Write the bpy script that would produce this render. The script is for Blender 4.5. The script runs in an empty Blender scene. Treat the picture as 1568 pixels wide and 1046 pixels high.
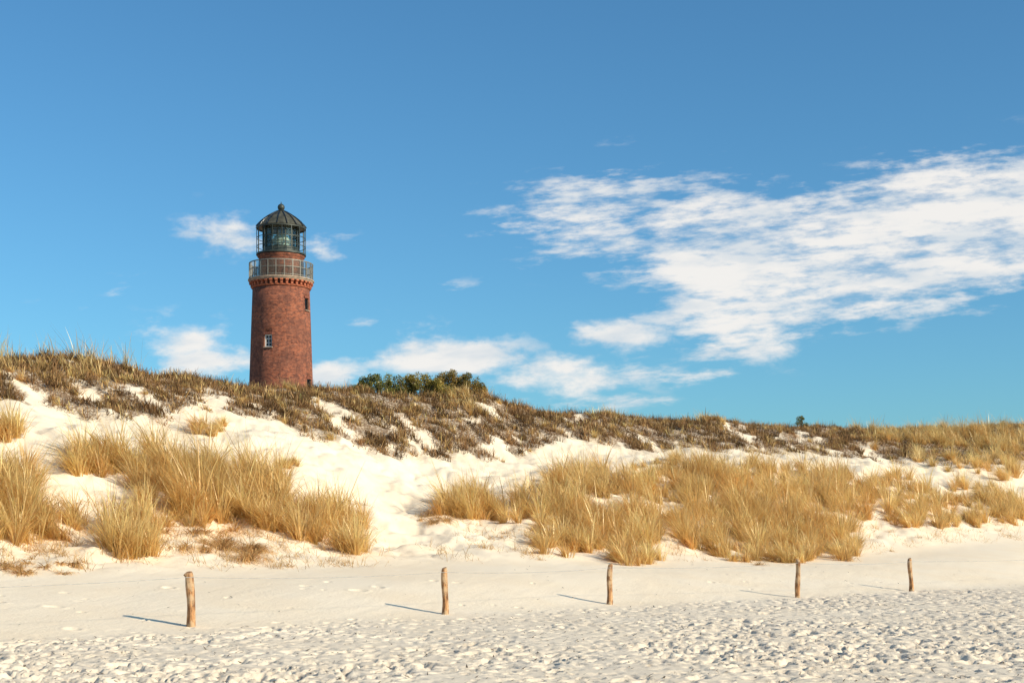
import bpy, math, numpy as np
from mathutils import Vector, Matrix
rng=np.random.default_rng(7)
F=2178.0; CX=784.0; HOR=817.0; EYE=2.0
sc=bpy.context.scene
# ------------------------------------------------------------------ helpers
def hsh(xi,yi,seed):
    xi=xi.astype(np.int64).astype(np.uint64); yi=yi.astype(np.int64).astype(np.uint64)
    M=np.uint64(0xffffffff)
    h=(xi*np.uint64(374761393)+yi*np.uint64(668265263)+np.uint64(seed*144665+17))&M
    h=((h^(h>>np.uint64(13)))*np.uint64(1274126177))&M
    h=((h^(h>>np.uint64(15)))*np.uint64(2246822519))&M
    h=h^(h>>np.uint64(16))
    return h.astype(np.float64)/4294967295.0
def vn(x,y,seed=0):
    x=x+10000.0; y=y+10000.0
    xf=np.floor(x); yf=np.floor(y); fx=x-xf; fy=y-yf
    fx=fx*fx*(3-2*fx); fy=fy*fy*(3-2*fy)
    a=hsh(xf,yf,seed); b=hsh(xf+1,yf,seed); c=hsh(xf,yf+1,seed); d=hsh(xf+1,yf+1,seed)
    return (a*(1-fx)+b*fx)*(1-fy)+(c*(1-fx)+d*fx)*fy
def fbm(x,y,o=4,seed=0):
    s=0;a=1;n=0
    for i in range(o):
        s=s+a*vn(x*2**i+i*17.3,y*2**i-i*9.1,seed+i); n+=a; a*=.5
    return s/n
def sstep(a,b,x):
    t=np.clip((x-a)/(b-a),0,1); return t*t*(3-2*t)
def mesh_np(name,co,faces,mat=None,col=None,smooth=False,parent=None):
    co=np.asarray(co,dtype=np.float32); faces=np.asarray(faces,dtype=np.int32)
    k=faces.shape[1]
    me=bpy.data.meshes.new(name)
    me.vertices.add(len(co)); me.vertices.foreach_set('co',co.ravel())
    me.loops.add(faces.size); me.loops.foreach_set('vertex_index',faces.ravel())
    me.polygons.add(len(faces)); me.polygons.foreach_set('loop_start',np.arange(0,faces.size,k,dtype=np.int32))
    if smooth: me.polygons.foreach_set('use_smooth',np.ones(len(faces),dtype=bool))
    me.update(calc_edges=True)
    if col is not None:
        a=me.attributes.new('col','FLOAT_COLOR','POINT')
        c=np.ones((len(co),4),dtype=np.float32); c[:,:3]=col
        a.data.foreach_set('color',c.ravel())
    ob=bpy.data.objects.new(name,me); sc.collection.objects.link(ob)
    if mat: me.materials.append(mat)
    if parent: ob.parent=parent
    return ob
def newmat(name):
    m=bpy.data.materials.new(name); m.use_nodes=True
    nt=m.node_tree; nt.nodes.clear()
    out=nt.nodes.new('ShaderNodeOutputMaterial')
    return m,nt,out
def N(nt,t,**kw):
    n=nt.nodes.new(t)
    for k,v in kw.items(): setattr(n,k,v)
    return n
def math_(nt,op,a,b=None,clamp=False):
    n=nt.nodes.new('ShaderNodeMath'); n.operation=op; n.use_clamp=clamp
    for i,v in enumerate((a,b)):
        if v is None: continue
        if isinstance(v,(int,float)): n.inputs[i].default_value=v
        else: nt.links.new(v,n.inputs[i])
    return n.outputs[0]
def mixc(nt,f,a,b,mode='MIX'):
    n=nt.nodes.new('ShaderNodeMix'); n.data_type='RGBA'; n.blend_type=mode
    for s,v in ((n.inputs[0],f),(n.inputs[6],a),(n.inputs[7],b)):
        if isinstance(v,(int,float)): s.default_value=v
        elif isinstance(v,tuple): s.default_value=(*v,1)
        else: nt.links.new(v,s)
    return n.outputs[2]
def ramp(nt,f,a,b):
    n=nt.nodes.new('ShaderNodeMapRange'); n.interpolation_type='SMOOTHSTEP'
    n.inputs[1].default_value=a; n.inputs[2].default_value=b
    nt.links.new(f,n.inputs[0]); return n.outputs[0]
def noise(nt,vec,scale,detail=4,rough=.55):
    n=nt.nodes.new('ShaderNodeTexNoise'); n.inputs['Scale'].default_value=scale
    n.inputs['Detail'].default_value=detail; n.inputs['Roughness'].default_value=rough
    if vec is not None: nt.links.new(vec,n.inputs['Vector'])
    return n.outputs[0]
def simple(name,c,rough=.7,metal=0,var=.25,scale=6.0,bump=0.0):
    m,nt,out=newmat(name)
    p=N(nt,'ShaderNodeBsdfPrincipled'); tc=N(nt,'ShaderNodeTexCoord')
    nz=noise(nt,tc.outputs['Object'],scale,5)
    c2=tuple(x*(1-var) for x in c); c1=tuple(min(1,x*(1+var)) for x in c)
    nt.links.new(mixc(nt,ramp(nt,nz,.3,.7),c2,c1),p.inputs['Base Color'])
    p.inputs['Roughness'].default_value=rough; p.inputs['Metallic'].default_value=metal
    if bump:
        b=N(nt,'ShaderNodeBump'); b.inputs['Distance'].default_value=bump; nt.links.new(nz,b.inputs['Height']); nt.links.new(b.outputs[0],p.inputs['Normal'])
    nt.links.new(p.outputs[0],out.inputs[0]); return m

# ------------------------------------------------------------------ terrain function
VL=np.array([20,36,42,48,52,56,62,70,76,82,90,100,120],float)
cols={
 0:   [925,888,850,780,700,625,570],
 100: [921,884,850,785,705,632,578],
 200: [918,880,848,790,715,642,590],
 400: [905,875,845,785,722,655,616],
 560: [895,868,846,808,745,680,632],
 640: [891,865,842,806,765,690,636],
 700: [888,862,838,795,764,694,636],
 784: [885,860,834,788,758,702,652],
 900: [883,861,834,783,742,697,656],
 1000:[882,862,835,780,732,692,662],
 1200:[878,858,833,780,726,695,668],
 1300:[873,852,826,780,728,698,670],
 1400:[868,845,812,775,730,700,674],
 1568:[856,826,800,765,725,690,665]}
RX=[-100,0,100,200,250,300,350,400,430,500,560,620,660,700,740,780,830,870,930,980,1040,1080,1150,1210,1300,1350,1400,1470,1568,1700]
RY=[542,544,545,562,573,574,583,592,593,592,592,600,600,594,596,612,627,630,630,637,645,641,648,651,654,656,654,652,650,652]
TP=np.arange(-600,2201,10.0); TV=np.arange(20,120.1,.5)
kp=[-600]+sorted(cols)+[2200]
def ztab(px,py,v):
    d=v/(1-(px-CX)/F); return EYE+(HOR-py)*d/F
zl=np.zeros((len(kp),7))
for i,p in enumerate(kp):
    if p==-600: zl[i]=[.5,.8,1.4,2.7,4.4,6.5,8.3]
    elif p==2200: zl[i]=[.6,1.1,2.6,4.2,6.2,8,9.7]
    else: zl[i]=[ztab(p,cols[p][j],VL[2+j]) for j in range(7)]
Z=np.zeros((len(TP),len(VL)))
for j in range(7): Z[:,2+j]=np.interp(TP,kp,zl[:,j])
rz=[ztab(a,b,82) for a,b in zip(RX,RY)]
Z[:,9]=np.interp(TP,[-600]+RX+[2200],[9.5]+rz+[11])
Z[:,10]=Z[:,9]-1.6; Z[:,11]=Z[:,9]*.6; Z[:,12]=4
Z[:,0]=0; Z[:,1]=0
ZT=np.array([np.interp(TV,VL,Z[i]) for i in range(len(TP))])
def blur(A,ax,s):
    r=int(3*s)+1; k=np.exp(-.5*(np.arange(-r,r+1)/s)**2); k/=k.sum()
    P=np.pad(A,[(r,r) if a==ax else (0,0) for a in range(2)],mode='edge')
    return np.apply_along_axis(lambda m:np.convolve(m,k,'valid'),ax,P)
ZT=blur(ZT,1,2.0); ZT=blur(ZT,0,1.3)
def zbase(x,y):
    yy=np.maximum(y,4.0); t=np.clip(x/yy,-.635,.65)
    px=CX+F*t; v=np.clip(y-x,20,120)
    a=np.clip((px+600)/10,0,len(TP)-1.001); b=(v-20)/.5; b=np.clip(b,0,len(TV)-1.001)
    ai=a.astype(int); bi=b.astype(int); fa=a-ai; fb=b-bi
    z=(ZT[ai,bi]*(1-fa)+ZT[ai+1,bi]*fa)*(1-fb)+(ZT[ai,bi+1]*(1-fa)+ZT[ai+1,bi+1]*fa)*fb
    return z
def zfun(x,y):
    v=y-x
    m=sstep(47,56,v)*(1-.55*sstep(77,83,v))*(1-sstep(100,140,v)*.5)
    z=zbase(x,y)
    z=z+m*(.85*(fbm(x/4.2,y/4.2,3,3)-.5)+.42*(fbm(x/1.3,y/1.3,3,9)-.5)+.14*(fbm(x/.42,y/.42,2,13)-.5))
    u=(x+y)*.7071; w_=(y-x)*.7071
    z=z+sstep(58,64,v)*(1-sstep(76,81,v))*.5*(fbm((u+w_*.35)/1.1,w_/5.5,3,41)-.5)
    m2=sstep(48,52,v)*(1-sstep(66,70,v))
    z=z+m2*.75*(np.abs(fbm(x/1.7,y/1.7,3,21)-.5)-.05)
    z=z+.05*(fbm(x/2.5,y/2.5,3,5)-.5)
    z=z+sstep(110,170,v)*1.2*(fbm(x/40,y/40,3,31)-.5)
    return z
def locate(px,py,d0=29,d1=150,n=420):
    t=(px-CX)/F; d=np.geomspace(d0,d1,n)
    Y=np.broadcast_to(d,(len(px),n)); X=t[:,None]*d
    zt=zfun(X,Y); zr=EYE+(HOR-py)[:,None]*d/F
    hit=zt>=zr; ok=hit.any(1); i=hit.argmax(1); dd=d[i]
    return t*dd,dd,ok
# ------------------------------------------------------------------ terrain mesh
def axis_y():
    L=[-3000,-1500,-700,-300,-120,-50,-20,-5,2,6,9,11,12.5]; y=13.5
    while y<112: L.append(y); y+=max(.045,.0023*y)
    s=.4
    while y<5000: L.append(y); s*=1.07; y+=s
    L.append(5000); return np.array(L)
def axis_x():
    P=[0.0]; 
    while P[-1]<60:
        x=P[-1]; P.append(x+(.045 if x<10 else .045+(x-10)*.007))
    s=.4
    while P[-1]<4000: s*=1.12; P.append(P[-1]+s)
    P=np.array(P); return np.concatenate([-P[:0:-1],P])
ay=axis_y(); ax=axis_x(); nx,ny=len(ax),len(ay)
X,Y=np.meshgrid(ax,ay)
ZZ=zfun(X,Y)
v=Y-X
churn=(1-sstep(34.2,36.6,v+3.0*(fbm(X/1.6,Y/1.6,4,77)-.5)))*sstep(8,12,Y)
dens=fbm(X/5,Y/6,3,55)
fade=(.35+.65*sstep(.35,.6,dens))
ZZ+=churn*fade*(.05*(fbm(X/.24,Y/.28,3,61)-.5)+.04*(fbm(X/1.1,Y/1.1,2,66)-.5)-.07*sstep(.62,.76,vn(X/.14,Y/.17,64)))
smooth_=(1-churn)*(1-sstep(50,56,v))*sstep(30,34,v)
ZZ+=smooth_*.012*(fbm((X-Y*.3)/.25,Y/1.1,2,71)-.5)
n=16000
fy=np.exp(rng.uniform(np.log(15),np.log(60),n)); fx=rng.uniform(-.45,.45,n)*fy
fv=fy-fx; dfo=fbm(fx/5,fy/6,3,55)
for i in range(n):
    x0,y0=fx[i],fy[i]
    p=.85 if fv[i]<35.6 else (.03 if fv[i]<47 else 0)
    p*=(.3+.9*min(1,max(0,(dfo[i]-.35)/.25)))
    if rng.random()>p: continue
    a=rng.uniform(0,math.pi); L=rng.uniform(.055,.13)*(1.8 if rng.random()<.18 else 1); W=L*rng.uniform(.45,.9); dep=rng.uniform(.04,.10)
    r=.45
    i0,i1=np.searchsorted(ax,[x0-r,x0+r]); j0,j1=np.searchsorted(ay,[y0-r,y0+r])
    if i1<=i0 or j1<=j0: continue
    sx=X[j0:j1,i0:i1]-x0; sy=Y[j0:j1,i0:i1]-y0
    q=((sx*math.cos(a)+sy*math.sin(a))/L)**2+((-sx*math.sin(a)+sy*math.cos(a))/W)**2
    ZZ[j0:j1,i0:i1]+=dep*(-1.0*np.exp(-q*q*1.4)+.25*np.exp(-(np.sqrt(q)-1.25)**2*9))
co=np.stack([X.ravel(),Y.ravel(),ZZ.ravel()],1)
idx=np.arange(nx*ny).reshape(ny,nx)
fc=np.stack([idx[:-1,:-1],idx[:-1,1:],idx[1:,1:],idx[1:,:-1]],-1).reshape(-1,4)
m_sand,nt,out=newmat('sand')
p=N(nt,'ShaderNodeBsdfPrincipled'); tc=N(nt,'ShaderNodeTexCoord'); ob_=tc.outputs['Object']
n1=noise(nt,ob_,.35,5); n2=noise(nt,ob_,9,6,.7); n3=noise(nt,ob_,55,3,.6); n4=noise(nt,ob_,3.2,6,.75)
c=mixc(nt,ramp(nt,n1,.3,.7),(.90,.725,.525),(.92,.765,.58))
ac=N(nt,'ShaderNodeAttribute',attribute_name='churned')
c=mixc(nt,math_(nt,'MULTIPLY',ac.outputs['Fac'],.5),c,(.80,.665,.52))
c=mixc(nt,math_(nt,'MULTIPLY',math_(nt,'MULTIPLY',ac.outputs['Fac'],ramp(nt,n4,.52,.66)),.55),c,(.46,.38,.31))
c=mixc(nt,math_(nt,'MULTIPLY',ramp(nt,n2,.58,.78),.28),c,(.58,.43,.28))
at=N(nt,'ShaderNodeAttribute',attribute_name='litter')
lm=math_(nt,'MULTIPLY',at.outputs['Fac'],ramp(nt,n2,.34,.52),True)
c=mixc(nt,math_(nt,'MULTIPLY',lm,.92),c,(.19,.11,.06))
nt.links.new(c,p.inputs['Base Color']); p.inputs['Roughness'].default_value=.95
p.inputs['Specular IOR Level'].default_value=.1
b=N(nt,'ShaderNodeBump'); b.inputs['Distance'].default_value=.03; b.inputs['Strength'].default_value=.7
nt.links.new(math_(nt,'ADD',n2,math_(nt,'MULTIPLY',n3,.3)),b.inputs['Height']); nt.links.new(b.outputs[0],p.inputs['Normal'])
nt.links.new(p.outputs[0],out.inputs[0])
ground=mesh_np('sand_dunes_ground',co,fc,m_sand,smooth=True)
a=ground.data.attributes.new('churned','FLOAT','POINT'); a.data.foreach_set('value',(churn*(.5+.5*fade)).ravel().astype(np.float32))

# ------------------------------------------------------------------ heath mask
LX=[-100,0,100,200,300,400,480,560,640,720,800,860,930,1000,1060,1120,1200,1300,1400,1500,1600]
LY=[605,612,635,648,632,640,668,690,698,698,700,672,682,692,685,692,690,705,710,710,710]
def heathmask(x,y):
    yy=np.maximum(y,5); px=CX+F*x/yy; z=zbase(x,y); py=HOR-(z-EYE)*F/yy; v=y-x
    ca,sa=math.cos(.55),math.sin(.55)
    a=(px*ca+py*sa); b_=(-px*sa+py*ca)
    st=.75*fbm(a/60,b_/13,3,91)+.25*vn(px/9,py/6,97)
    low=np.interp(px,LX,LY); rid=np.interp(px,RX,RY)
    rel=(py-rid)/(low-rid)
    m=sstep(.40,.46,st+.22*(1-rel)-.05)*(1-sstep(.85,1.15,rel+.5*(st-.5)))
    m=np.where(v>82,sstep(.3,.5,fbm(x/4,y/4,2,93)+.15),m)
    return m*sstep(58,63,v)*(px>-400)*(px<2200)
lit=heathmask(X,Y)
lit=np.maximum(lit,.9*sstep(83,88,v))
a=ground.data.attributes.new('litter','FLOAT','POINT'); a.data.foreach_set('value',lit.ravel().astype(np.float32))

# ------------------------------------------------------------------ blades
def blades(root,length,az,th0,curve,width,cb,ct,K=4):
    n=len(root); s=np.linspace(0,1,K)
    P=np.zeros((n,K,3)); P[:,0]=root
    dirx=np.cos(az); diry=np.sin(az)
    for k in range(1,K):
        th=th0+curve*((s[k]+s[k-1])/2)**1.4
        dl=length/(K-1)
        P[:,k,0]=P[:,k-1,0]+np.sin(th)*dirx*dl
        P[:,k,1]=P[:,k-1,1]+np.sin(th)*diry*dl
        P[:,k,2]=P[:,k-1,2]+np.cos(th)*dl
    wa=az+math.pi/2+rng.uniform(-.9,.9,n)
    W=np.stack([np.cos(wa),np.sin(wa),np.zeros(n)],1)
    tap=np.array([.9,1,.75,.18]) if K==4 else np.linspace(1,.3,K)
    V=np.zeros((n,K,2,3)); 
    V[:,:,0]=P-W[:,None]*(width[:,None]*tap/2)[:,:,None]
    V[:,:,1]=P+W[:,None]*(width[:,None]*tap/2)[:,:,None]
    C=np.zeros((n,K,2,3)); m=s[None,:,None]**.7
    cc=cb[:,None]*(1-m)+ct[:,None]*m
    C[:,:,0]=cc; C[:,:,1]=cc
    base=(np.arange(n)*K*2)[:,None]
    fs=[np.stack([base[:,0]+2*k,base[:,0]+2*k+1,base[:,0]+2*k+3,base[:,0]+2*k+2],1) for k in range(K-1)]
    return V.reshape(-1,3),np.concatenate(fs),C.reshape(-1,3)
def bladmat(name,tr=.3):
    m,nt,out=newmat(name)
    at=N(nt,'ShaderNodeAttribute',attribute_name='col')
    d=N(nt,'ShaderNodeBsdfDiffuse'); t=N(nt,'ShaderNodeBsdfTranslucent'); g=N(nt,'ShaderNodeBsdfGlossy')
    g.inputs['Roughness'].default_value=.4; g.inputs['Color'].default_value=(1,.90,.66,1)
    nt.links.new(at.outputs['Color'],d.inputs[0]); nt.links.new(at.outputs['Color'],t.inputs[0])
    mx=N(nt,'ShaderNodeMixShader'); mx.inputs[0].default_value=tr
    nt.links.new(d.outputs[0],mx.inputs[1]); nt.links.new(t.outputs[0],mx.inputs[2])
    m2=N(nt,'ShaderNodeMixShader'); m2.inputs[0].default_value=.08 if tr>.4 else .03
    nt.links.new(mx.outputs[0],m2.inputs[1]); nt.links.new(g.outputs[0],m2.inputs[2])
    nt.links.new(m2.outputs[0],out.inputs[0]); return m
m_grass=bladmat('marram_straw',.45); m_heath=bladmat('heath_twigs',.15)

# tussocks: cx,cy,rx,ry,count,height,kind (0 gold,1 dry hanging, 2 sparse skyline)
E=[(20,800,50,40,44,1.4,0),(10,740,45,24,18,1.2,0),(5,668,30,12,12,1.1,0),(150,716,44,17,22,1.35,0),(235,730,36,26,22,1.25,0),
(350,768,86,42,84,1.5,0),(300,732,52,22,22,1.3,0),(500,812,58,22,40,1.25,0),(540,838,20,14,12,1.0,0),(200,833,44,24,30,1.25,0),
(95,810,40,20,16,.9,0),(392,850,16,12,10,.8,1),(60,868,60,12,14,.45,1),(322,660,30,9,10,.75,0),(440,716,16,6,5,.6,0),(262,780,60,34,22,1.05,0),
(420,795,46,18,20,1.1,0),(300,820,70,16,12,.7,1),(330,838,60,12,8,.6,1),
(725,782,56,14,40,1.2,0),(845,778,56,30,42,1.25,0),(870,834,46,22,30,1.05,0),(930,750,94,24,68,1.35,0),(950,812,68,32,66,1.35,0),
(975,857,36,9,20,.9,0),(1150,743,122,26,104,1.45,0),(1130,815,102,34,90,1.35,0),(1230,797,96,40,112,1.45,0),(1200,850,110,12,50,1.0,0),
(1200,858,100,8,16,.8,1),(1260,840,50,12,20,1.1,0),(1345,758,84,30,64,1.35,0),(1392,797,38,12,20,1.1,0),(1490,774,68,30,50,1.25,0),(1540,712,56,24,40,1.35,0),(1440,710,38,16,14,1.15,0),
(1470,802,44,10,18,1,0),(1490,676,95,12,70,1.3,0),(1400,670,65,9,30,.85,0),(1550,786,32,18,26,1.2,0),(1040,718,70,12,18,1.0,0),
(660,796,24,8,6,.6,1),(1040,778,28,34,14,1.0,0),(780,792,30,10,10,.8,0),(1650,720,70,60,60,1,0),(-60,760,50,70,40,1,0)]
RT=[];LEN=[];AZ=[];TH=[];CU=[];WD=[];CB=[];CT=[]
def tussock(x,y,h,kind,nb):
    z=float(zfun(np.array([x]),np.array([y]))[0])
    R=rng.uniform(.12,.30)*h**.5
    rr=np.abs(rng.normal(0,.55,nb))*R; pa=rng.uniform(0,2*math.pi,nb)
    px_=x+rr*np.cos(pa); py_=y+rr*np.sin(pa)
    wind=np.array([-.45,.0])+rng.normal(0,.42,2)
    if kind==1: wind=np.array([.1,-.5])
    dx=np.cos(pa)*(.3+rr/R*.8)+wind[0]+rng.normal(0,.26,nb); dy=np.sin(pa)*(.3+rr/R*.8)+wind[1]+rng.normal(0,.26,nb)
    az=np.arctan2(dy,dx); mag=np.hypot(dx,dy)
    RT.append(np.stack([px_,py_,np.full(nb,z-.05)],1))
    L=h*rng.uniform(.4,1.2,nb)*rng.uniform(.7,1.25); 
    th=np.clip(.05+.34*mag,0,1.1); cu=np.clip(rng.normal(.75,.5,nb)+.35*mag,0,2.4)
    st=rng.random(nb)<.08; L[st]*=1.35; cu[st]*=.4
    if kind==1: th=th+.5; cu=cu+.7
    if kind==2: cu=cu*.5
    LEN.append(L); AZ.append(az); TH.append(th); CU.append(cu)
    wd=rng.uniform(.010,.019,nb); wd[rng.random(nb)<.28]*=2.0; WD.append(wd)
    tone=rng.uniform(.86,1.1)*rng.uniform(.7,1.2,nb); g=rng.random()**2*.45
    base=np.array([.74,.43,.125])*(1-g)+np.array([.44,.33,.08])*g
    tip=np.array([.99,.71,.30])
    if rng.random()<.15: tip=np.array([.93,.57,.21])
    if kind==1: base=np.array([.55,.31,.12]); tip=np.array([.90,.60,.27])
    jit=rng.normal(0,.03,(nb,1))
    ct=np.clip(tip*tone[:,None]+jit*np.array([1,.8,.4]),.02,.99)
    brown=rng.random(nb)<.12; ct[brown]=np.array([.44,.23,.08])
    CB.append(np.clip(base*tone[:,None],0,.95)); CT.append(ct)
for cx,cy,rx,ry,cnt,h,k in E:
    r=np.sqrt(rng.random(cnt)); an=rng.uniform(0,2*math.pi,cnt)
    px=cx+rx*r*np.cos(an)*1.05; py=cy+ry*r*np.sin(an)*1.05
    x,y,ok=locate(px,py)
    for i in range(cnt):
        if ok[i]: tussock(x[i],y[i],h*rng.uniform(.55,1.2),k,int(rng.uniform(70,180)*(.6 if k==1 else 1)))
def ridge(p0,p1,cnt,h,kind,nb,dv=4):
    for i in range(cnt):
        t=(rng.uniform(p0,p1)-CX)/F; vv=82+rng.normal(0,dv)
        d=vv/(1-t); tussock(t*d,d,h*rng.uniform(.6,1.2),kind,int(nb*rng.uniform(.6,1.4)))
ridge(-60,215,80,1.35,2,14); ridge(-60,330,40,.45,0,80); ridge(250,560,50,.34,0,60); ridge(380,790,80,.40,0,80); ridge(690,750,36,.7,0,110,3)
ridge(790,1300,55,.36,0,70); ridge(900,980,16,.7,0,60,2); ridge(1050,1110,26,.75,0,90,2); ridge(1300,1700,170,.95,0,110,5)
cnt=140; px=rng.uniform(-20,1580,cnt); py=rng.uniform(560,705,cnt); x,y,ok=locate(px,py)
hm=heathmask(x,y)
for i in range(cnt):
    if ok[i] and hm[i]>.4: tussock(x[i],y[i],rng.uniform(.3,.6),0,int(rng.uniform(40,90)))
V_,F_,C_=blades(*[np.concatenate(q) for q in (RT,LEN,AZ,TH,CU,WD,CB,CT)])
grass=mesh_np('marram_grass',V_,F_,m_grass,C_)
# heath clumps
n=60000
t=rng.uniform(-.46,.46,n); vv=rng.uniform(58,92,n); d=vv/(1-t); x=t*d; y=d
m=heathmask(x,y); keep=(rng.random(n)<m*.14*(y/60)); x=x[keep];y=y[keep]
z=zfun(x,y); k=len(x); NB=50
tot=k*NB
cid=np.repeat(np.arange(k),NB)
R=rng.uniform(.2,.6,k)[cid]; pa=rng.uniform(0,2*math.pi,tot); rr=np.sqrt(rng.random(tot))*R
bx=x[cid]+rr*np.cos(pa); by=y[cid]+rr*np.sin(pa); bz=z[cid]+(zbase(bx,by)-zbase(x[cid],y[cid]))-.03
root=np.stack([bx,by,bz],1)
tn=(.35+1.3*rng.random(k)**1.3)[cid]*rng.uniform(.65,1.35,tot)
gold=(rng.random(k)<.20)[cid]|(rng.random(tot)<.12)
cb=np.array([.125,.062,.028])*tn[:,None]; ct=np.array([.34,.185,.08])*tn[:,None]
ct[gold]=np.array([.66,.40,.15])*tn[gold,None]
H=rng.uniform(.2,.65,k)[cid]*rng.uniform(.5,1.3,tot)*(1-.6*(rr/R)**2)
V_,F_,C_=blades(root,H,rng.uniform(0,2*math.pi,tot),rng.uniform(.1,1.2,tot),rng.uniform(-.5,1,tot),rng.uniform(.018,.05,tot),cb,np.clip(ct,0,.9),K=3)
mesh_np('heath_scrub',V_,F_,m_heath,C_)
# beach litter
n=3200; fy=np.exp(rng.uniform(np.log(18),np.log(60),n)); fx=rng.uniform(-.42,.42,n)*fy
vv=fy-fx; kk=(vv<36)|(rng.random(n)<.15); fx=fx[kk]; fy=fy[kk]; n=len(fx)
root=np.stack([fx,fy,zfun(fx,fy)+.01],1)
tn=rng.uniform(.5,1.3,n)[:,None]
V_,F_,C_=blades(root,rng.uniform(.02,.12,n),rng.uniform(0,6.28,n),rng.uniform(1.1,1.5,n),rng.uniform(0,.2,n),rng.uniform(.012,.045,n),np.array([.11,.08,.055])*tn,np.array([.2,.14,.1])*tn,K=3)
mesh_np('beach_litter',V_,F_,m_heath,C_)
px=rng.uniform(0,1568,620); py=rng.uniform(770,870,620); x,y,ok=locate(px,py); vv=y-x
s_=ok&(vv>48)&((px<570)|(px>640)); x=x[s_];y=y[s_]; k=len(x); NB=26; cid=np.repeat(np.arange(k),NB); tot=k*NB
sp_=rng.uniform(.08,.4,k)[cid]
bx=x[cid]+rng.normal(0,1,tot)*sp_; by=y[cid]+rng.normal(0,1,tot)*sp_
root=np.stack([bx,by,zfun(bx,by)],1); tn=rng.uniform(.7,1.25,tot)[:,None]
V_,F_,C_=blades(root,rng.uniform(.1,.55,tot),rng.uniform(0,6.28,tot),rng.uniform(.3,1.4,tot),rng.uniform(0,1.2,tot),rng.uniform(.01,.022,tot),np.array([.52,.31,.12])*tn,np.clip(np.array([.82,.55,.24])*tn,0,.95),K=3)
mesh_np('dead_grass_roots',V_,F_,m_grass,C_)

# ------------------------------------------------------------------ shrubs
m_leaf=bladmat('shrub_leaves',.35); m_bark=simple('bark',(.12,.085,.06),.9)
def tube(pts,rad,seg=6):
    V=[];Fs=[]
    for i,(p,r) in enumerate(zip(pts,rad)):
        p=Vector(p); q=Vector(pts[min(i+1,len(pts)-1)])-Vector(pts[max(i-1,0)]); q.normalize()
        a=q.orthogonal().normalized(); b=q.cross(a)
        for s in range(seg):
            an=2*math.pi*s/seg; V.append(p+a*math.cos(an)*r+b*math.sin(an)*r)
    for i in range(len(pts)-1):
        for s in range(seg):
            Fs.append((i*seg+s,i*seg+(s+1)%seg,(i+1)*seg+(s+1)%seg,(i+1)*seg+s))
    return V,Fs
def shrub(x,y,w,h,nl,nc,leaf=.055,dark=(.08,.095,.022),light=(.36,.32,.08)):
    z=float(zfun(np.array([x]),np.array([y]))[0])
    e=bpy.data.objects.new('green_shrub',None); sc.collection.objects.link(e); e.location=(x,y,z)
    cen=np.stack([rng.uniform(-w/2,w/2,nc),rng.uniform(-w/4,w/4,nc),np.zeros(nc)],1)
    env=np.sqrt(np.clip(1-(2*cen[:,0]/w)**2,0.3,1))
    cen[:,2]=h*env*rng.uniform(.3,.92,nc)
    AV=[];AF=[]
    for c in cen:
        b=Vector((c[0]*.35,c[1]*.35,-.1)); c_=Vector(c); mid=(b+c_)/2+Vector(rng.normal(0,.08*h,3))
        tv,tf=tube([b,mid,c_],[.03*h,.018*h,.008*h],5); o=len(AV); AV+=[tuple(q) for q in tv]; AF+=[tuple(q+o for q in f) for f in tf]
    mesh_np('branches',AV,AF,m_bark,parent=e)
    ci=rng.integers(0,nc,nl); rad=rng.uniform(.12,.24,nc)*h*.75
    dv=rng.normal(0,1,(nl,3)); dv/=np.linalg.norm(dv,axis=1)[:,None]
    P=cen[ci]+dv*(rad[ci]*rng.uniform(.3,1.05,nl)**.6)[:,None]*np.array([1.1,1,1.15])
    P[:,2]=np.maximum(P[:,2],.02)
    a=rng.normal(0,1,(nl,3)); a/=np.linalg.norm(a,axis=1)[:,None]
    b=np.cross(a,rng.normal(0,1,(nl,3))); b/=np.linalg.norm(b,axis=1)[:,None]
    s=(leaf*rng.uniform(.6,1.3,nl))[:,None]
    V=np.stack([P-a*s,P+b*s*.45,P+a*s,P-b*s*.45],1).reshape(-1,3)
    Fq=np.arange(nl*4).reshape(-1,4)
    tone=rng.uniform(0,1,nc)[ci]*.6+rng.uniform(0,.4,nl)
    C=np.array(dark)*(1-tone[:,None])+np.array(light)*tone[:,None]
    mesh_np('leaves',V,Fq,m_leaf,np.repeat(C,4,0),parent=e)
def at_ridge(px,v): t=(px-CX)/F; d=v/(1-t); return t*d,d
x,y=at_ridge(580,83.8); shrub(x,y,2.8,1.4,7000,50)
x,y=at_ridge(640,84.1); shrub(x,y,3.6,1.75,12000,90,light=(.54,.38,.09))
x,y=at_ridge(698,83.6); shrub(x,y,3.2,1.55,9000,70,light=(.54,.33,.09))
x,y=at_ridge(1227,83); shrub(x,y,.8,1.0,700,14)
x,y=at_ridge(1303,83.5); shrub(x,y,.6,.6,400,8)
x,y=at_ridge(1262,84); shrub(x,y,.7,.5,300,8)

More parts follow.
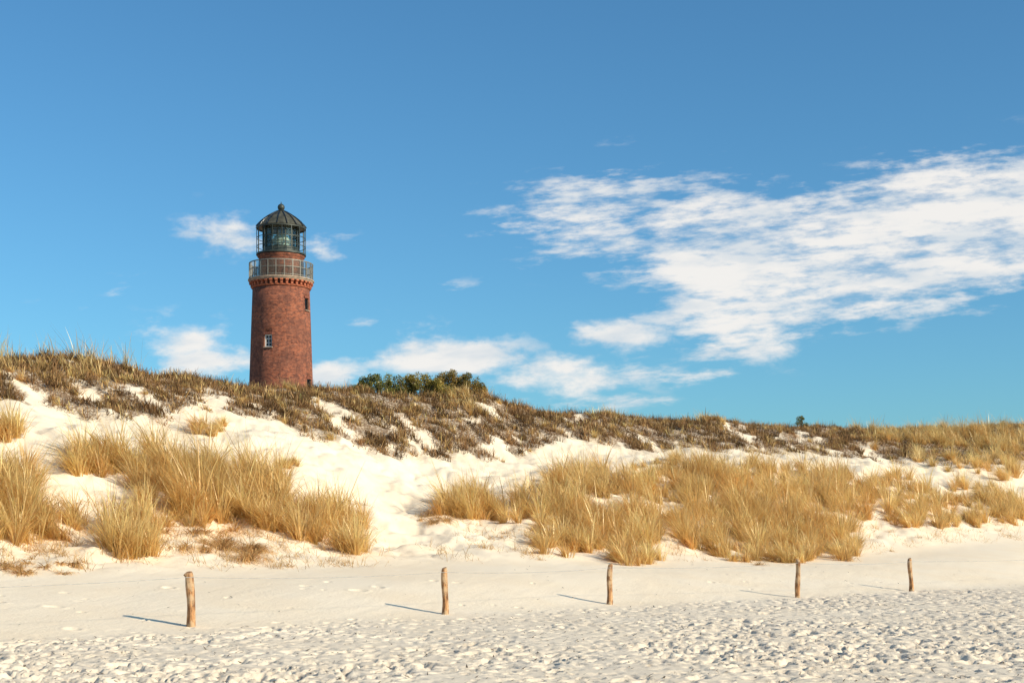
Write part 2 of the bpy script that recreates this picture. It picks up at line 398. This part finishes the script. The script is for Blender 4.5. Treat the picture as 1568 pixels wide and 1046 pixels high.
# ------------------------------------------------------------------ lighthouse
S=159/F; LX0=(430.5-CX)*S; LY0=159.0; BZ=3.3
def zp(py): return EYE+(HOR-py)*S-BZ
lh=bpy.data.objects.new('brick_lighthouse',None); sc.collection.objects.link(lh); lh.location=(LX0,LY0,BZ)
def lathe(name,prof,mat,seg=96,smooth=True,uv=False):
    prof=np.array(prof); k=len(prof); an=np.arange(seg+1)*2*math.pi/seg
    me=bpy.data.meshes.new(name); V=[];Fs=[]
    for (r,z) in prof:
        for s in range(seg): V.append((r*math.cos(an[s]),r*math.sin(an[s]),z))
    for i in range(k-1):
        for s in range(seg):
            Fs.append((i*seg+s,i*seg+(s+1)%seg,(i+1)*seg+(s+1)%seg,(i+1)*seg+s))
    Fs.append(tuple(range(seg))[::-1]); Fs.append(tuple((k-1)*seg+s for s in range(seg)))
    me.from_pydata(V,[],Fs); me.update()
    if uv:
        ul=me.uv_layers.new(name='UVMap'); li=0
        rm=prof[:,0].max()
        for i in range(k-1):
            for s in range(seg):
                q=[(s,i),(s+1,i),(s+1,i+1),(s,i+1)]
                for (a_,b_) in q: ul.data[li].uv=(an[a_]*rm,prof[b_][1]); li+=1
    for p_ in me.polygons: p_.use_smooth=smooth and len(p_.vertices)==4
    ob=bpy.data.objects.new(name,me); sc.collection.objects.link(ob); ob.parent=lh; me.materials.append(mat); return ob
def boxes(name,L,mat):
    V=[];Fs=[]
    for M,sx,sy,sz in L:
        o=len(V)
        for a_ in (-1,1):
            for b_ in (-1,1):
                for c_ in (-1,1): V.append(tuple(M@Vector((a_*sx/2,b_*sy/2,c_*sz/2))))
        for f in ((0,1,3,2),(4,6,7,5),(0,4,5,1),(2,3,7,6),(0,2,6,4),(1,5,7,3)): Fs.append(tuple(o+q for q in f))
    me=bpy.data.meshes.new(name); me.from_pydata(V,[],Fs); me.update()
    ob=bpy.data.objects.new(name,me); sc.collection.objects.link(ob); ob.parent=lh; me.materials.append(mat); return ob
def polar(a,r,z): return Matrix.Rotation(a,4,'Z')@Matrix.Translation((r,0,z))
m_br,nt,out=newmat('red_brick'); p=N(nt,'ShaderNodeBsdfPrincipled'); uvn=N(nt,'ShaderNodeTexCoord')
bk=N(nt,'ShaderNodeTexBrick'); nt.links.new(uvn.outputs['UV'],bk.inputs['Vector'])
for k_,v_ in (('Scale',1.0),('Mortar Size',.014),('Brick Width',.42),('Row Height',.14),('Bias',-.1)): bk.inputs[k_].default_value=v_
bk.inputs['Color1'].default_value=(.44,.13,.062,1); bk.inputs['Color2'].default_value=(.135,.043,.03,1); bk.inputs['Mortar'].default_value=(.32,.20,.15,1)
na=noise(nt,uvn.outputs['Object'],.55,6,.65); nb_=noise(nt,uvn.outputs['Object'],2.6,6,.75)
mpp=N(nt,'ShaderNodeMapping'); mpp.inputs['Scale'].default_value=(1,1,.12); nt.links.new(uvn.outputs['Object'],mpp.inputs[0]); nv=noise(nt,mpp.outputs[0],2.2,5,.6)
c=mixc(nt,math_(nt,'MULTIPLY',ramp(nt,na,.42,.68),.75),bk.outputs['Color'],(.20,.08,.055))
c=mixc(nt,math_(nt,'MULTIPLY',ramp(nt,nb_,.5,.66),.75),c,(.10,.037,.028))
c=mixc(nt,math_(nt,'MULTIPLY',ramp(nt,nb_,.47,.28),.65),c,(.54,.22,.13))
c=mixc(nt,math_(nt,'MULTIPLY',ramp(nt,nv,.52,.72),.5),c,(.09,.045,.036))
nt.links.new(c,p.inputs['Base Color']); p.inputs['Roughness'].default_value=.9; p.inputs['Specular IOR Level'].default_value=.2
b=N(nt,'ShaderNodeBump'); b.inputs['Distance'].default_value=.03; nt.links.new(bk.outputs['Fac'],b.inputs['Height']); b.invert=True; nt.links.new(b.outputs[0],p.inputs['Normal'])
nt.links.new(p.outputs[0],out.inputs[0])
m_stone=simple('sandstone_trim',(.38,.28,.20),.8,scale=2); m_iron=simple('dark_green_iron',(.045,.052,.042),.5,.2,scale=2)
m_roof=simple('dome_panels',(.11,.10,.068),.42,.3,.4,1.6); m_rail=simple('galvanised_rail',(.24,.22,.18),.5,.2)
m_white=simple('white_window_paint',(.75,.75,.73),.5); m_dark=simple('dark_interior',(.02,.022,.025),.2)
rs=lambda z: 3.50+(zp(580)-z)*(3.50-3.16)/(zp(442)-zp(580))
zc=zp(443); prof=[(4.5,0),(4.5,1.2),(4.2,1.5)]+[(rs(z),z) for z in np.linspace(1.6,zc,12)]
shaft=lathe('shaft',prof,m_br,uv=True)
FRONT=-math.pi/2
WN=[(FRONT-math.asin(12.5*S/3.4),zp(527),.86,1.35,1),(FRONT+math.radians(70),zp(468),.8,1.3,0),(FRONT-math.asin(12.5*S/3.4),zp(527)-9,.86,1.35,1),(FRONT+math.radians(70),zp(468)-9,.8,1.3,0),(FRONT+math.pi,zp(500),.8,1.3,1)]
cut=boxes('cut',[(polar(a_,rs(z_),z_),.9,w_,h_) for a_,z_,w_,h_,_ in WN],m_dark)
md=shaft.modifiers.new('b','BOOLEAN'); md.object=cut; md.operation='DIFFERENCE'; md.solver='EXACT'
bpy.context.view_layer.update(); dg=bpy.context.evaluated_depsgraph_get()
nm=bpy.data.meshes.new_from_object(shaft.evaluated_get(dg)); shaft.modifiers.clear(); shaft.data=nm; bpy.data.objects.remove(cut)
Fr=[];Fd=[];Gl=[];Si=[];Ar=[]
for a_,z_,w_,h_,wh in WN:
    T=Fr if wh else Fd
    r=rs(z_)-.22
    for s in (-1,1): T.append((polar(a_,r,z_)@Matrix.Translation((0,s*(w_/2-.05),0)),.1,.1,h_))
    for q in (-h_/2+.05,h_/2-.05): T.append((polar(a_,r,z_)@Matrix.Translation((.003,0,q)),.1,w_-.2,.1))
    T.append((polar(a_,r,z_),.06,.05,h_-.2))
    for q in (-h_/6,h_/6): T.append((polar(a_,r+.004,z_)@Matrix.Translation((0,0,q)),.05,w_-.2,.045))
    Gl.append((polar(a_,r-.1,z_),.03,w_,h_)); Si.append((polar(a_,rs(z_)+.0,z_-h_/2-.06),.3,w_+.2,.10))
    for q in range(-4,5):
        Ar.append((polar(a_,rs(z_)-.02,z_+h_/2+.02)@Matrix.Translation((0,q*.12,.14-abs(q)*.012))@Matrix.Rotation(-q*.05,4,'X'),.12,.095,.24))
boxes('window_frames',Fr,m_white); boxes('window_frames_dark',Fd,m_dark); boxes('window_panes',Gl,m_dark); boxes('window_sills',Si,m_stone); boxes('window_arches',Ar,simple('arch_brick',(.26,.085,.05),.85))
m_cb=simple('corbel_brick',(.42,.12,.055),.85)
lathe('corbel_string',[(3.05,zc+.002),(3.28,zc+.002),(3.30,zc+.14),(3.05,zc+.14)],m_cb)
L=[]
for i in range(36):
    a_=2*math.pi*i/36
    L.append((polar(a_,3.24,zc+.32),.28,.24,.34)); L.append((polar(a_,3.33,zc+.59),.42,.32,.2))
boxes('corbels',L,m_cb)
zg=zp(434)
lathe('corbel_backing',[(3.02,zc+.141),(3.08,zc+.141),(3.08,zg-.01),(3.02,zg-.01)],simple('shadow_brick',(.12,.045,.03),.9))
lathe('gallery_floor',[(2.0,zg),(3.50,zg),(3.56,zg+.08),(3.56,zg+.16),(3.66,zg+.2),(3.66,zg+.33),(3.6,zg+.36),(2.0,zg+.36)],m_stone,smooth=False)
zf=zg+.36; zr=zp(405)
lathe('upper_drum',[(2.45,zf+.002),(2.45,zp(397)),(2.5,zp(396)),(2.62,zp(394.5)),(2.62,zp(392))],m_br,uv=True)
def ringopen(name,rows,mat,seg=72):
    V=[];Fs=[]
    for r,z,t in rows:
        o=len(V)
        for s in range(seg):
            a_=2*math.pi*s/seg
            for q,w in ((-t,-t),(t,-t),(t,t),(-t,t)): V.append(((r+q)*math.cos(a_),(r+q)*math.sin(a_),z+w))
        for s in range(seg):
            n_=(s+1)%seg
            for q in range(4): Fs.append((o+s*4+q,o+n_*4+q,o+n_*4+(q+1)%4,o+s*4+(q+1)%4))
    me=bpy.data.meshes.new(name); me.from_pydata(V,[],Fs); me.update(); me.materials.append(mat)
    ob=bpy.data.objects.new(name,me); sc.collection.objects.link(ob); ob.parent=lh
ringopen('gallery_rails',[(3.52,zr,.045),(3.52,zr-.75,.03),(3.52,zf+.15,.03)],m_rail)
L=[]
for i in range(24): L.append((polar(2*math.pi*i/24,3.52,(zf+zr)/2),.09,.09,zr-zf))
for i in range(168):
    if i%7: L.append((polar(2*math.pi*i/168,3.52,(zf+.15+zr)/2),.022,.022,zr-zf-.15))
boxes('gallery_balusters',L,m_rail)
L=[(polar(FRONT-math.radians(62),2.46,zf+1.0),.08,.8,1.9),(polar(FRONT+math.radians(80),2.46,zf+1.0),.08,.8,1.9)]
boxes('gallery_doors',L,m_dark)
zl0=zp(391.5); ze=zp(350)
lathe('lantern_floor',[(2.0,zl0),(2.76,zl0),(2.76,zl0+.16),(2.0,zl0+.16)],m_iron,smooth=False)
L=[]
for i in range(16):
    a_=2*math.pi*(i+.5)/16; L.append((polar(a_,2.70,(zl0+.16+ze)/2),.07,.07,ze-zl0-.16))
boxes('cage_posts',L,m_iron)
ringopen('cage_rings',[(2.70,zl0+.95,.03),(2.70,zl0+1.9,.03),(2.70,ze-.04,.05)],m_iron)
lathe('lantern_base',[(2.08,zl0+.161),(2.08,zl0+.75),(2.0,zl0+.8),(2.0,zl0+.75)],m_iron,seg=16,smooth=False)
L=[]
for i in range(16):
    a_=2*math.pi*i/16; L.append((polar(a_,2.05,(zl0+.8+ze)/2),.09,.09,ze-zl0-.8))
boxes('lantern_mullions',L,m_iron)
ringopen('lantern_transoms',[(2.04,zl0+1.35,.035),(2.04,zl0+2.0,.035),(2.04,zl0+2.6,.04)],m_iron,16)
m_gl,nt,out=newmat('lantern_glass')
tr=N(nt,'ShaderNodeBsdfTransparent'); tr.inputs[0].default_value=(.80,.86,.80,1); gl=N(nt,'ShaderNodeBsdfGlossy'); gl.inputs['Roughness'].default_value=.08; gl.inputs[0].default_value=(.75,.78,.74,1)
mx=N(nt,'ShaderNodeMixShader'); fr=N(nt,'ShaderNodeFresnel'); fr.inputs[0].default_value=1.5; nt.links.new(math_(nt,'ADD',fr.outputs[0],.04,True),mx.inputs[0])
nt.links.new(tr.outputs[0],mx.inputs[1]); nt.links.new(gl.outputs[0],mx.inputs[2]); nt.links.new(mx.outputs[0],out.inputs[0])
seg=16; V=[];Fs=[]
for z_ in (zl0+.8,ze):
    for s in range(seg): V.append((2.0*math.cos(2*math.pi*s/seg),2.0*math.sin(2*math.pi*s/seg),z_))
for s in range(seg): Fs.append((s,(s+1)%seg,seg+(s+1)%seg,seg+s))
me=bpy.data.meshes.new('lantern_glass'); me.from_pydata(V,[],Fs); me.materials.append(m_gl)
o=bpy.data.objects.new('lantern_glass',me); sc.collection.objects.link(o); o.parent=lh
m_lens=simple('fresnel_lens',(.6,.64,.55),.15,0,.3,5)
zz=zl0+.8; pr=[(.5,zz-.5),(.5,zz)]+[(.62+.35*math.sin(math.pi*i/14)+(.06 if i%2 else 0),zz+.1*i+.05) for i in range(15)]+[(.2,zz+1.6)]
lathe('lens',pr,m_lens,seg=32,smooth=False)
DP=[(2.74,ze),(2.80,ze+.08),(2.74,zp(348)),(2.50,zp(344)),(2.22,zp(340)),(1.88,zp(336)),(1.5,zp(332)),(1.1,zp(328.5)),(.72,zp(325.5)),(.42,zp(323.5))]
lathe('dome_roof',DP,m_roof,seg=16,smooth=False)
V=[];Fs=[]
for i in range(16):
    a_=2*math.pi*i/16
    pts=[Vector(((r+.03)*math.cos(a_),(r+.03)*math.sin(a_),z_)) for r,z_ in DP[1:]]
    tv,tf=tube(pts,[.07]*len(pts),5); o_=len(V); V+=[tuple(q) for q in tv]; Fs+=[tuple(q+o_ for q in f) for f in tf]
mesh_np('dome_ribs',V,Fs,m_dark,parent=lh)
zb=zp(317.5)
pr=[(.44,zp(324)),(.46,zp(322.5)),(.22,zp(321.8)),(.2,zb-.36)]+[(max(.03,.40*math.sin(math.pi*i/12)),zb-.40*math.cos(math.pi*i/12)) for i in range(1,12)]+[(.05,zb+.45),(.03,zp(309))]
lathe('finial_ball',pr,m_iron,seg=24)

# ------------------------------------------------------------------ fence
m_post,nt,out=newmat('weathered_post'); p=N(nt,'ShaderNodeBsdfPrincipled'); tc=N(nt,'ShaderNodeTexCoord')
mp=N(nt,'ShaderNodeMapping'); mp.inputs['Scale'].default_value=(14,14,2.2); nt.links.new(tc.outputs['Object'],mp.inputs[0])
a1=noise(nt,mp.outputs[0],1.5,7,.7); a2=noise(nt,tc.outputs['Object'],4,4)
c=mixc(nt,ramp(nt,a1,.38,.62),(.16,.07,.028),(.58,.28,.11))
pale=math_(nt,'MULTIPLY',ramp(nt,a2,.46,.58),.7)
c=mixc(nt,pale,c,(.62,.42,.24))
nt.links.new(c,p.inputs['Base Color']); p.inputs['Roughness'].default_value=.85
b=N(nt,'ShaderNodeBump'); b.inputs['Distance'].default_value=.03; nt.links.new(a1,b.inputs['Height']); nt.links.new(b.outputs[0],p.inputs['Normal']); nt.links.new(p.outputs[0],out.inputs[0])
posts=[(293,963,1.13,.088,-.04,True),(681,943,1.12,.078,.0,False),(932,928,1.11,.078,.05,False),(1222,915,1.18,.075,-.01,False),(1396,905,1.12,.075,-.06,False)]
tops=[]
def post(x,y,h,r,lean,stub):
    z0=float(zfun(np.array([x]),np.array([y]))[0])
    seg=16; K=18; V=[];Fs=[]; s1=rng.uniform(0,100)
    for k_ in range(K+1):
        s=k_/K; z_=-.3+(h+.3)*s
        ox=lean*s+.018*math.sin(s*6+s1); oy=.015*math.sin(s*5+s1*2)
        rr_=r*(1.06-.14*s+.06*math.sin(s*11+s1))
        if k_==K: rr_*=.82
        for q in range(seg):
            a_=2*math.pi*q/seg
            w=1+.10*math.sin(a_*3+s1+s*2)+.06*math.sin(a_*5+s*7)
            V.append((ox+rr_*w*math.cos(a_),oy+rr_*w*math.sin(a_),z_+(.025*math.cos(a_+s1) if k_>=K-1 else 0)))
    for k_ in range(K):
        for q in range(seg): Fs.append((k_*seg+q,k_*seg+(q+1)%seg,(k_+1)*seg+(q+1)%seg,(k_+1)*seg+q))
    Fs.append(tuple(K*seg+q for q in range(seg)))
    if stub:
        tv,tf=tube([(-.03,0,h-.16),(-.09,-.02,h-.08),(-.14,-.03,h-.03)],[.05,.042,.036],8); o_=len(V); V+=[tuple(q) for q in tv]; Fs+=[tuple(q+o_ for q in f) for f in tf]; Fs.append(tuple(o_+16+q for q in range(8)))
    me=bpy.data.meshes.new('wooden_fence_post'); me.from_pydata(V,[],Fs)
    for p_ in me.polygons: p_.use_smooth=len(p_.vertices)==4
    me.materials.append(m_post)
    ob=bpy.data.objects.new('wooden_fence_post',me); sc.collection.objects.link(ob); ob.location=(x,y,z0)
    tops.append(Vector((x+lean,y-r,z0+h-.1)))
post(-12.4,23.9,1.1,.08,0,False)
for px,py,h,r,l,s in posts:
    d=F*EYE/(py-HOR); post((px-CX)/F*d,d,h,r,l,s)
post(24.5,60.4,1.12,.075,.02,False)
V=[];Fs=[]
for a_,b_ in zip(tops[:-1],tops[1:]):
    pts=[]
    for i in range(13):
        s=i/12; q=a_.lerp(b_,s); q.z-=.07*4*s*(1-s); pts.append(q)
    tv,tf=tube(pts,[.0055]*13,5); o_=len(V); V+=[tuple(q) for q in tv]; Fs+=[tuple(q+o_ for q in f) for f in tf]
mesh_np('fence_wire',V,Fs,simple('wire',(.45,.41,.37),.6,.2))

# ------------------------------------------------------------------ clouds
U0,U1=-.85,.9
us=np.arange(U0,U1,.006); ws=np.arange(.03,.62,.005)
UU,WW=np.meshgrid(us,ws); PX=CX+F*UU; PY=HOR-F*WW
def sdf(P,x,y):
    P=np.array(P,float); n=len(P); d=np.full(x.shape,1e18); s=np.zeros(x.shape,bool)
    for i in range(n):
        a_=P[i]; b_=P[(i+1)%n]; e=b_-a_; wx=x-a_[0]; wy=y-a_[1]
        h_=np.clip((wx*e[0]+wy*e[1])/(e@e),0,1); d=np.minimum(d,(wx-e[0]*h_)**2+(wy-e[1]*h_)**2)
        c_=((a_[1]<=y)&(b_[1]>y))|((b_[1]<=y)&(a_[1]>y))
        xi=a_[0]+(y-a_[1])/(e[1]+1e-9)*e[0]
        s^=c_&(x<xi)
    return np.where(s,1,-1)*np.sqrt(d)
A=[(720,312),(860,252),(940,226),(1060,250),(1180,272),(1290,255),(1400,216),(1568,205),(1900,160),(2200,180),(2200,300),(1800,400),(1568,458),(1400,496),(1250,530),(1190,560),(1060,562),(1060,535),(1000,526),(915,524),(890,502),(960,482),(1000,465),(950,445),(880,420),(780,408),(740,370)]
sd=sdf(A,PX,PY)
Dst=sstep(-42,80,sd)
wisp=1-sstep(880,1330,PX+(PY-330)*1.1)
Dst=Dst*(1.08-.26*wisp)
def g(cx,cy,rx,ry,a,rot=0,flat=False):
    c_,s_=math.cos(rot),math.sin(rot); x=(PX-cx)*c_+(PY-cy)*s_; y=-(PX-cx)*s_+(PY-cy)*c_
    if flat: y=np.where(y>0,y*1.8,y)
    return a*np.exp(-((x/rx)**2+(y/ry)**2)*.9)
for q in [(1430,430,120,35,.2,-.2),(1150,530,110,25,.3,-.1),(1480,330,90,35,.25,0),(860,295,110,22,.2,-.2),(1150,400,140,40,.12,0)]: Dst=Dst+g(*q)
for q in [(740,360,35,9,.6,.05),(700,328,25,8,.5),(705,440,30,9,.5),(560,492,35,8,.55),(160,450,80,20,.42,-.3),(800,498,20,6,.4),(1000,640,80,10,.65),(950,612,120,20,.8),(1080,575,75,24,.8),(1000,575,90,30,.85),(300,330,30,10,.4),(510,358,35,12,.45),(850,380,80,22,.65)]:
    Dst=np.maximum(Dst,g(*q))
Dpf=np.zeros_like(Dst)
for q in [(690,551,128,38,1.4,.04,True),(650,545,65,27,1.0),(282,520,60,32,1.2),(325,552,90,28,1.1),(345,360,66,31,1.0,.1),(487,378,42,18,.95,.2),(500,574,60,24,1.1),(865,575,115,34,1.2,0),(945,505,70,26,1.2,.05),(900,558,60,15,.7,-.1),(1180,530,80,22,.85,-.2),(-250,560,140,30,1.1),(1900,560,150,30,1.1),(-400,300,150,40,.8)]:
    Dpf=np.maximum(Dpf,g(*q))
D=np.maximum(Dst,Dpf)
Rr=5500.0; nrm=np.sqrt(1+UU**2+WW**2)
co=np.stack([UU/nrm*Rr,1/nrm*Rr,WW/nrm*Rr+EYE],-1).reshape(-1,3)
idx=np.arange(co.shape[0]).reshape(UU.shape)
fc=np.stack([idx[:-1,:-1],idx[:-1,1:],idx[1:,1:],idx[1:,:-1]],-1).reshape(-1,4)
keep=D.ravel()[fc].max(1)>.03; fc=fc[keep]
used=np.unique(fc); rem=np.full(len(co),-1); rem[used]=np.arange(len(used)); fc=rem[fc]; co=co[used]
m_cl,nt,out=newmat('cloud_vapour')
tc=N(nt,'ShaderNodeTexCoord'); sp=N(nt,'ShaderNodeSeparateXYZ'); nt.links.new(tc.outputs['Object'],sp.inputs[0])
u_=math_(nt,'DIVIDE',sp.outputs[0],sp.outputs[1]); w_=math_(nt,'DIVIDE',sp.outputs[2],sp.outputs[1])
cb_=N(nt,'ShaderNodeCombineXYZ'); nt.links.new(u_,cb_.inputs[0]); nt.links.new(w_,cb_.inputs[1])
def mapped(rot,sx,sy,off=0):
    m1=N(nt,'ShaderNodeMapping'); m1.vector_type='POINT'; m1.inputs['Rotation'].default_value=(0,0,rot); nt.links.new(cb_.outputs[0],m1.inputs[0])
    m2=N(nt,'ShaderNodeMapping'); m2.inputs['Scale'].default_value=(sx,sy,1); m2.inputs['Location'].default_value=(off,off,off); nt.links.new(m1.outputs[0],m2.inputs[0]); return m2.outputs[0]
ns=noise(nt,mapped(-.12,10,46),1,10,.62); ns2=noise(nt,mapped(-.05,36,120,3),1,7,.62)
npf=noise(nt,mapped(0,24,48,7),1,8,.6)
aS=N(nt,'ShaderNodeAttribute',attribute_name='streak').outputs['Fac']; aP=N(nt,'ShaderNodeAttribute',attribute_name='puff').outputs['Fac']
nn=math_(nt,'ADD',math_(nt,'MULTIPLY',ns,.60),math_(nt,'MULTIPLY',ns2,.40))
n01=ramp(nt,nn,.35,.65)
s_=math_(nt,'SUBTRACT',aS,math_(nt,'MULTIPLY',n01,1.0)); sA=ramp(nt,s_,-.10,.85)
p_=math_(nt,'SUBTRACT',aP,math_(nt,'MULTIPLY',ramp(nt,npf,.3,.7),.75)); pA=ramp(nt,p_,-.05,.8)
al=math_(nt,'MULTIPLY',math_(nt,'MAXIMUM',sA,pA),.95)
tr=N(nt,'ShaderNodeBsdfTransparent'); em=N(nt,'ShaderNodeEmission')
nt.links.new(mixc(nt,ramp(nt,noise(nt,mapped(-.1,14,50,11),1,6),.42,.66),(.93,.90,.86),(.73,.77,.80)),em.inputs[0]); em.inputs[1].default_value=1.0
mx=N(nt,'ShaderNodeMixShader'); nt.links.new(al,mx.inputs[0]); nt.links.new(tr.outputs[0],mx.inputs[1]); nt.links.new(em.outputs[0],mx.inputs[2]); nt.links.new(mx.outputs[0],out.inputs[0])
cl=mesh_np('clouds',co,fc,m_cl,smooth=True)
for nme,arr in (('streak',Dst),('puff',Dpf)):
    a_=cl.data.attributes.new(nme,'FLOAT','POINT'); a_.data.foreach_set('value',arr.ravel()[used].astype(np.float32))

# ------------------------------------------------------------------ light, sky, camera
EL=math.radians(28); hd=Vector((-.87,.49,0)).normalized()
Ld=Vector((hd.x*math.cos(EL),hd.y*math.cos(EL),-math.sin(EL)))
sl=bpy.data.lights.new('sun','SUN'); sl.energy=5.0; sl.angle=math.radians(.5); sl.color=(1,.895,.70)
so=bpy.data.objects.new('sun',sl); sc.collection.objects.link(so); so.rotation_euler=Ld.to_track_quat('-Z','Y').to_euler(); so.location=(60,-40,60)
w=bpy.data.worlds.new('World'); sc.world=w; w.use_nodes=True; nt=w.node_tree; bg=nt.nodes['Background']
sk=nt.nodes.new('ShaderNodeTexSky'); sk.sky_type='NISHITA'; sk.sun_disc=False; sk.sun_elevation=EL; sk.sun_rotation=math.atan2(-hd.x,-hd.y)
sk.air_density=1.0; sk.dust_density=.8; sk.ozone_density=2.0; sk.altitude=0
nt.links.new(mixc(nt,1.0,sk.outputs[0],(.46,.87,1.06),'MULTIPLY'),bg.inputs[0]); bg.inputs[1].default_value=.13
cam=bpy.data.cameras.new('camera'); cam.lens=50; cam.sensor_width=36; cam.shift_y=294.5/1568; cam.clip_end=20000
co_=bpy.data.objects.new('camera',cam); sc.collection.objects.link(co_); co_.location=(0,0,EYE); co_.rotation_euler=(math.pi/2,0,0); sc.camera=co_
sc.view_settings.view_transform='Standard'; sc.view_settings.look='None'; sc.view_settings.exposure=0
print('verts grass',len(grass.data.vertices),'ground',nx*ny)
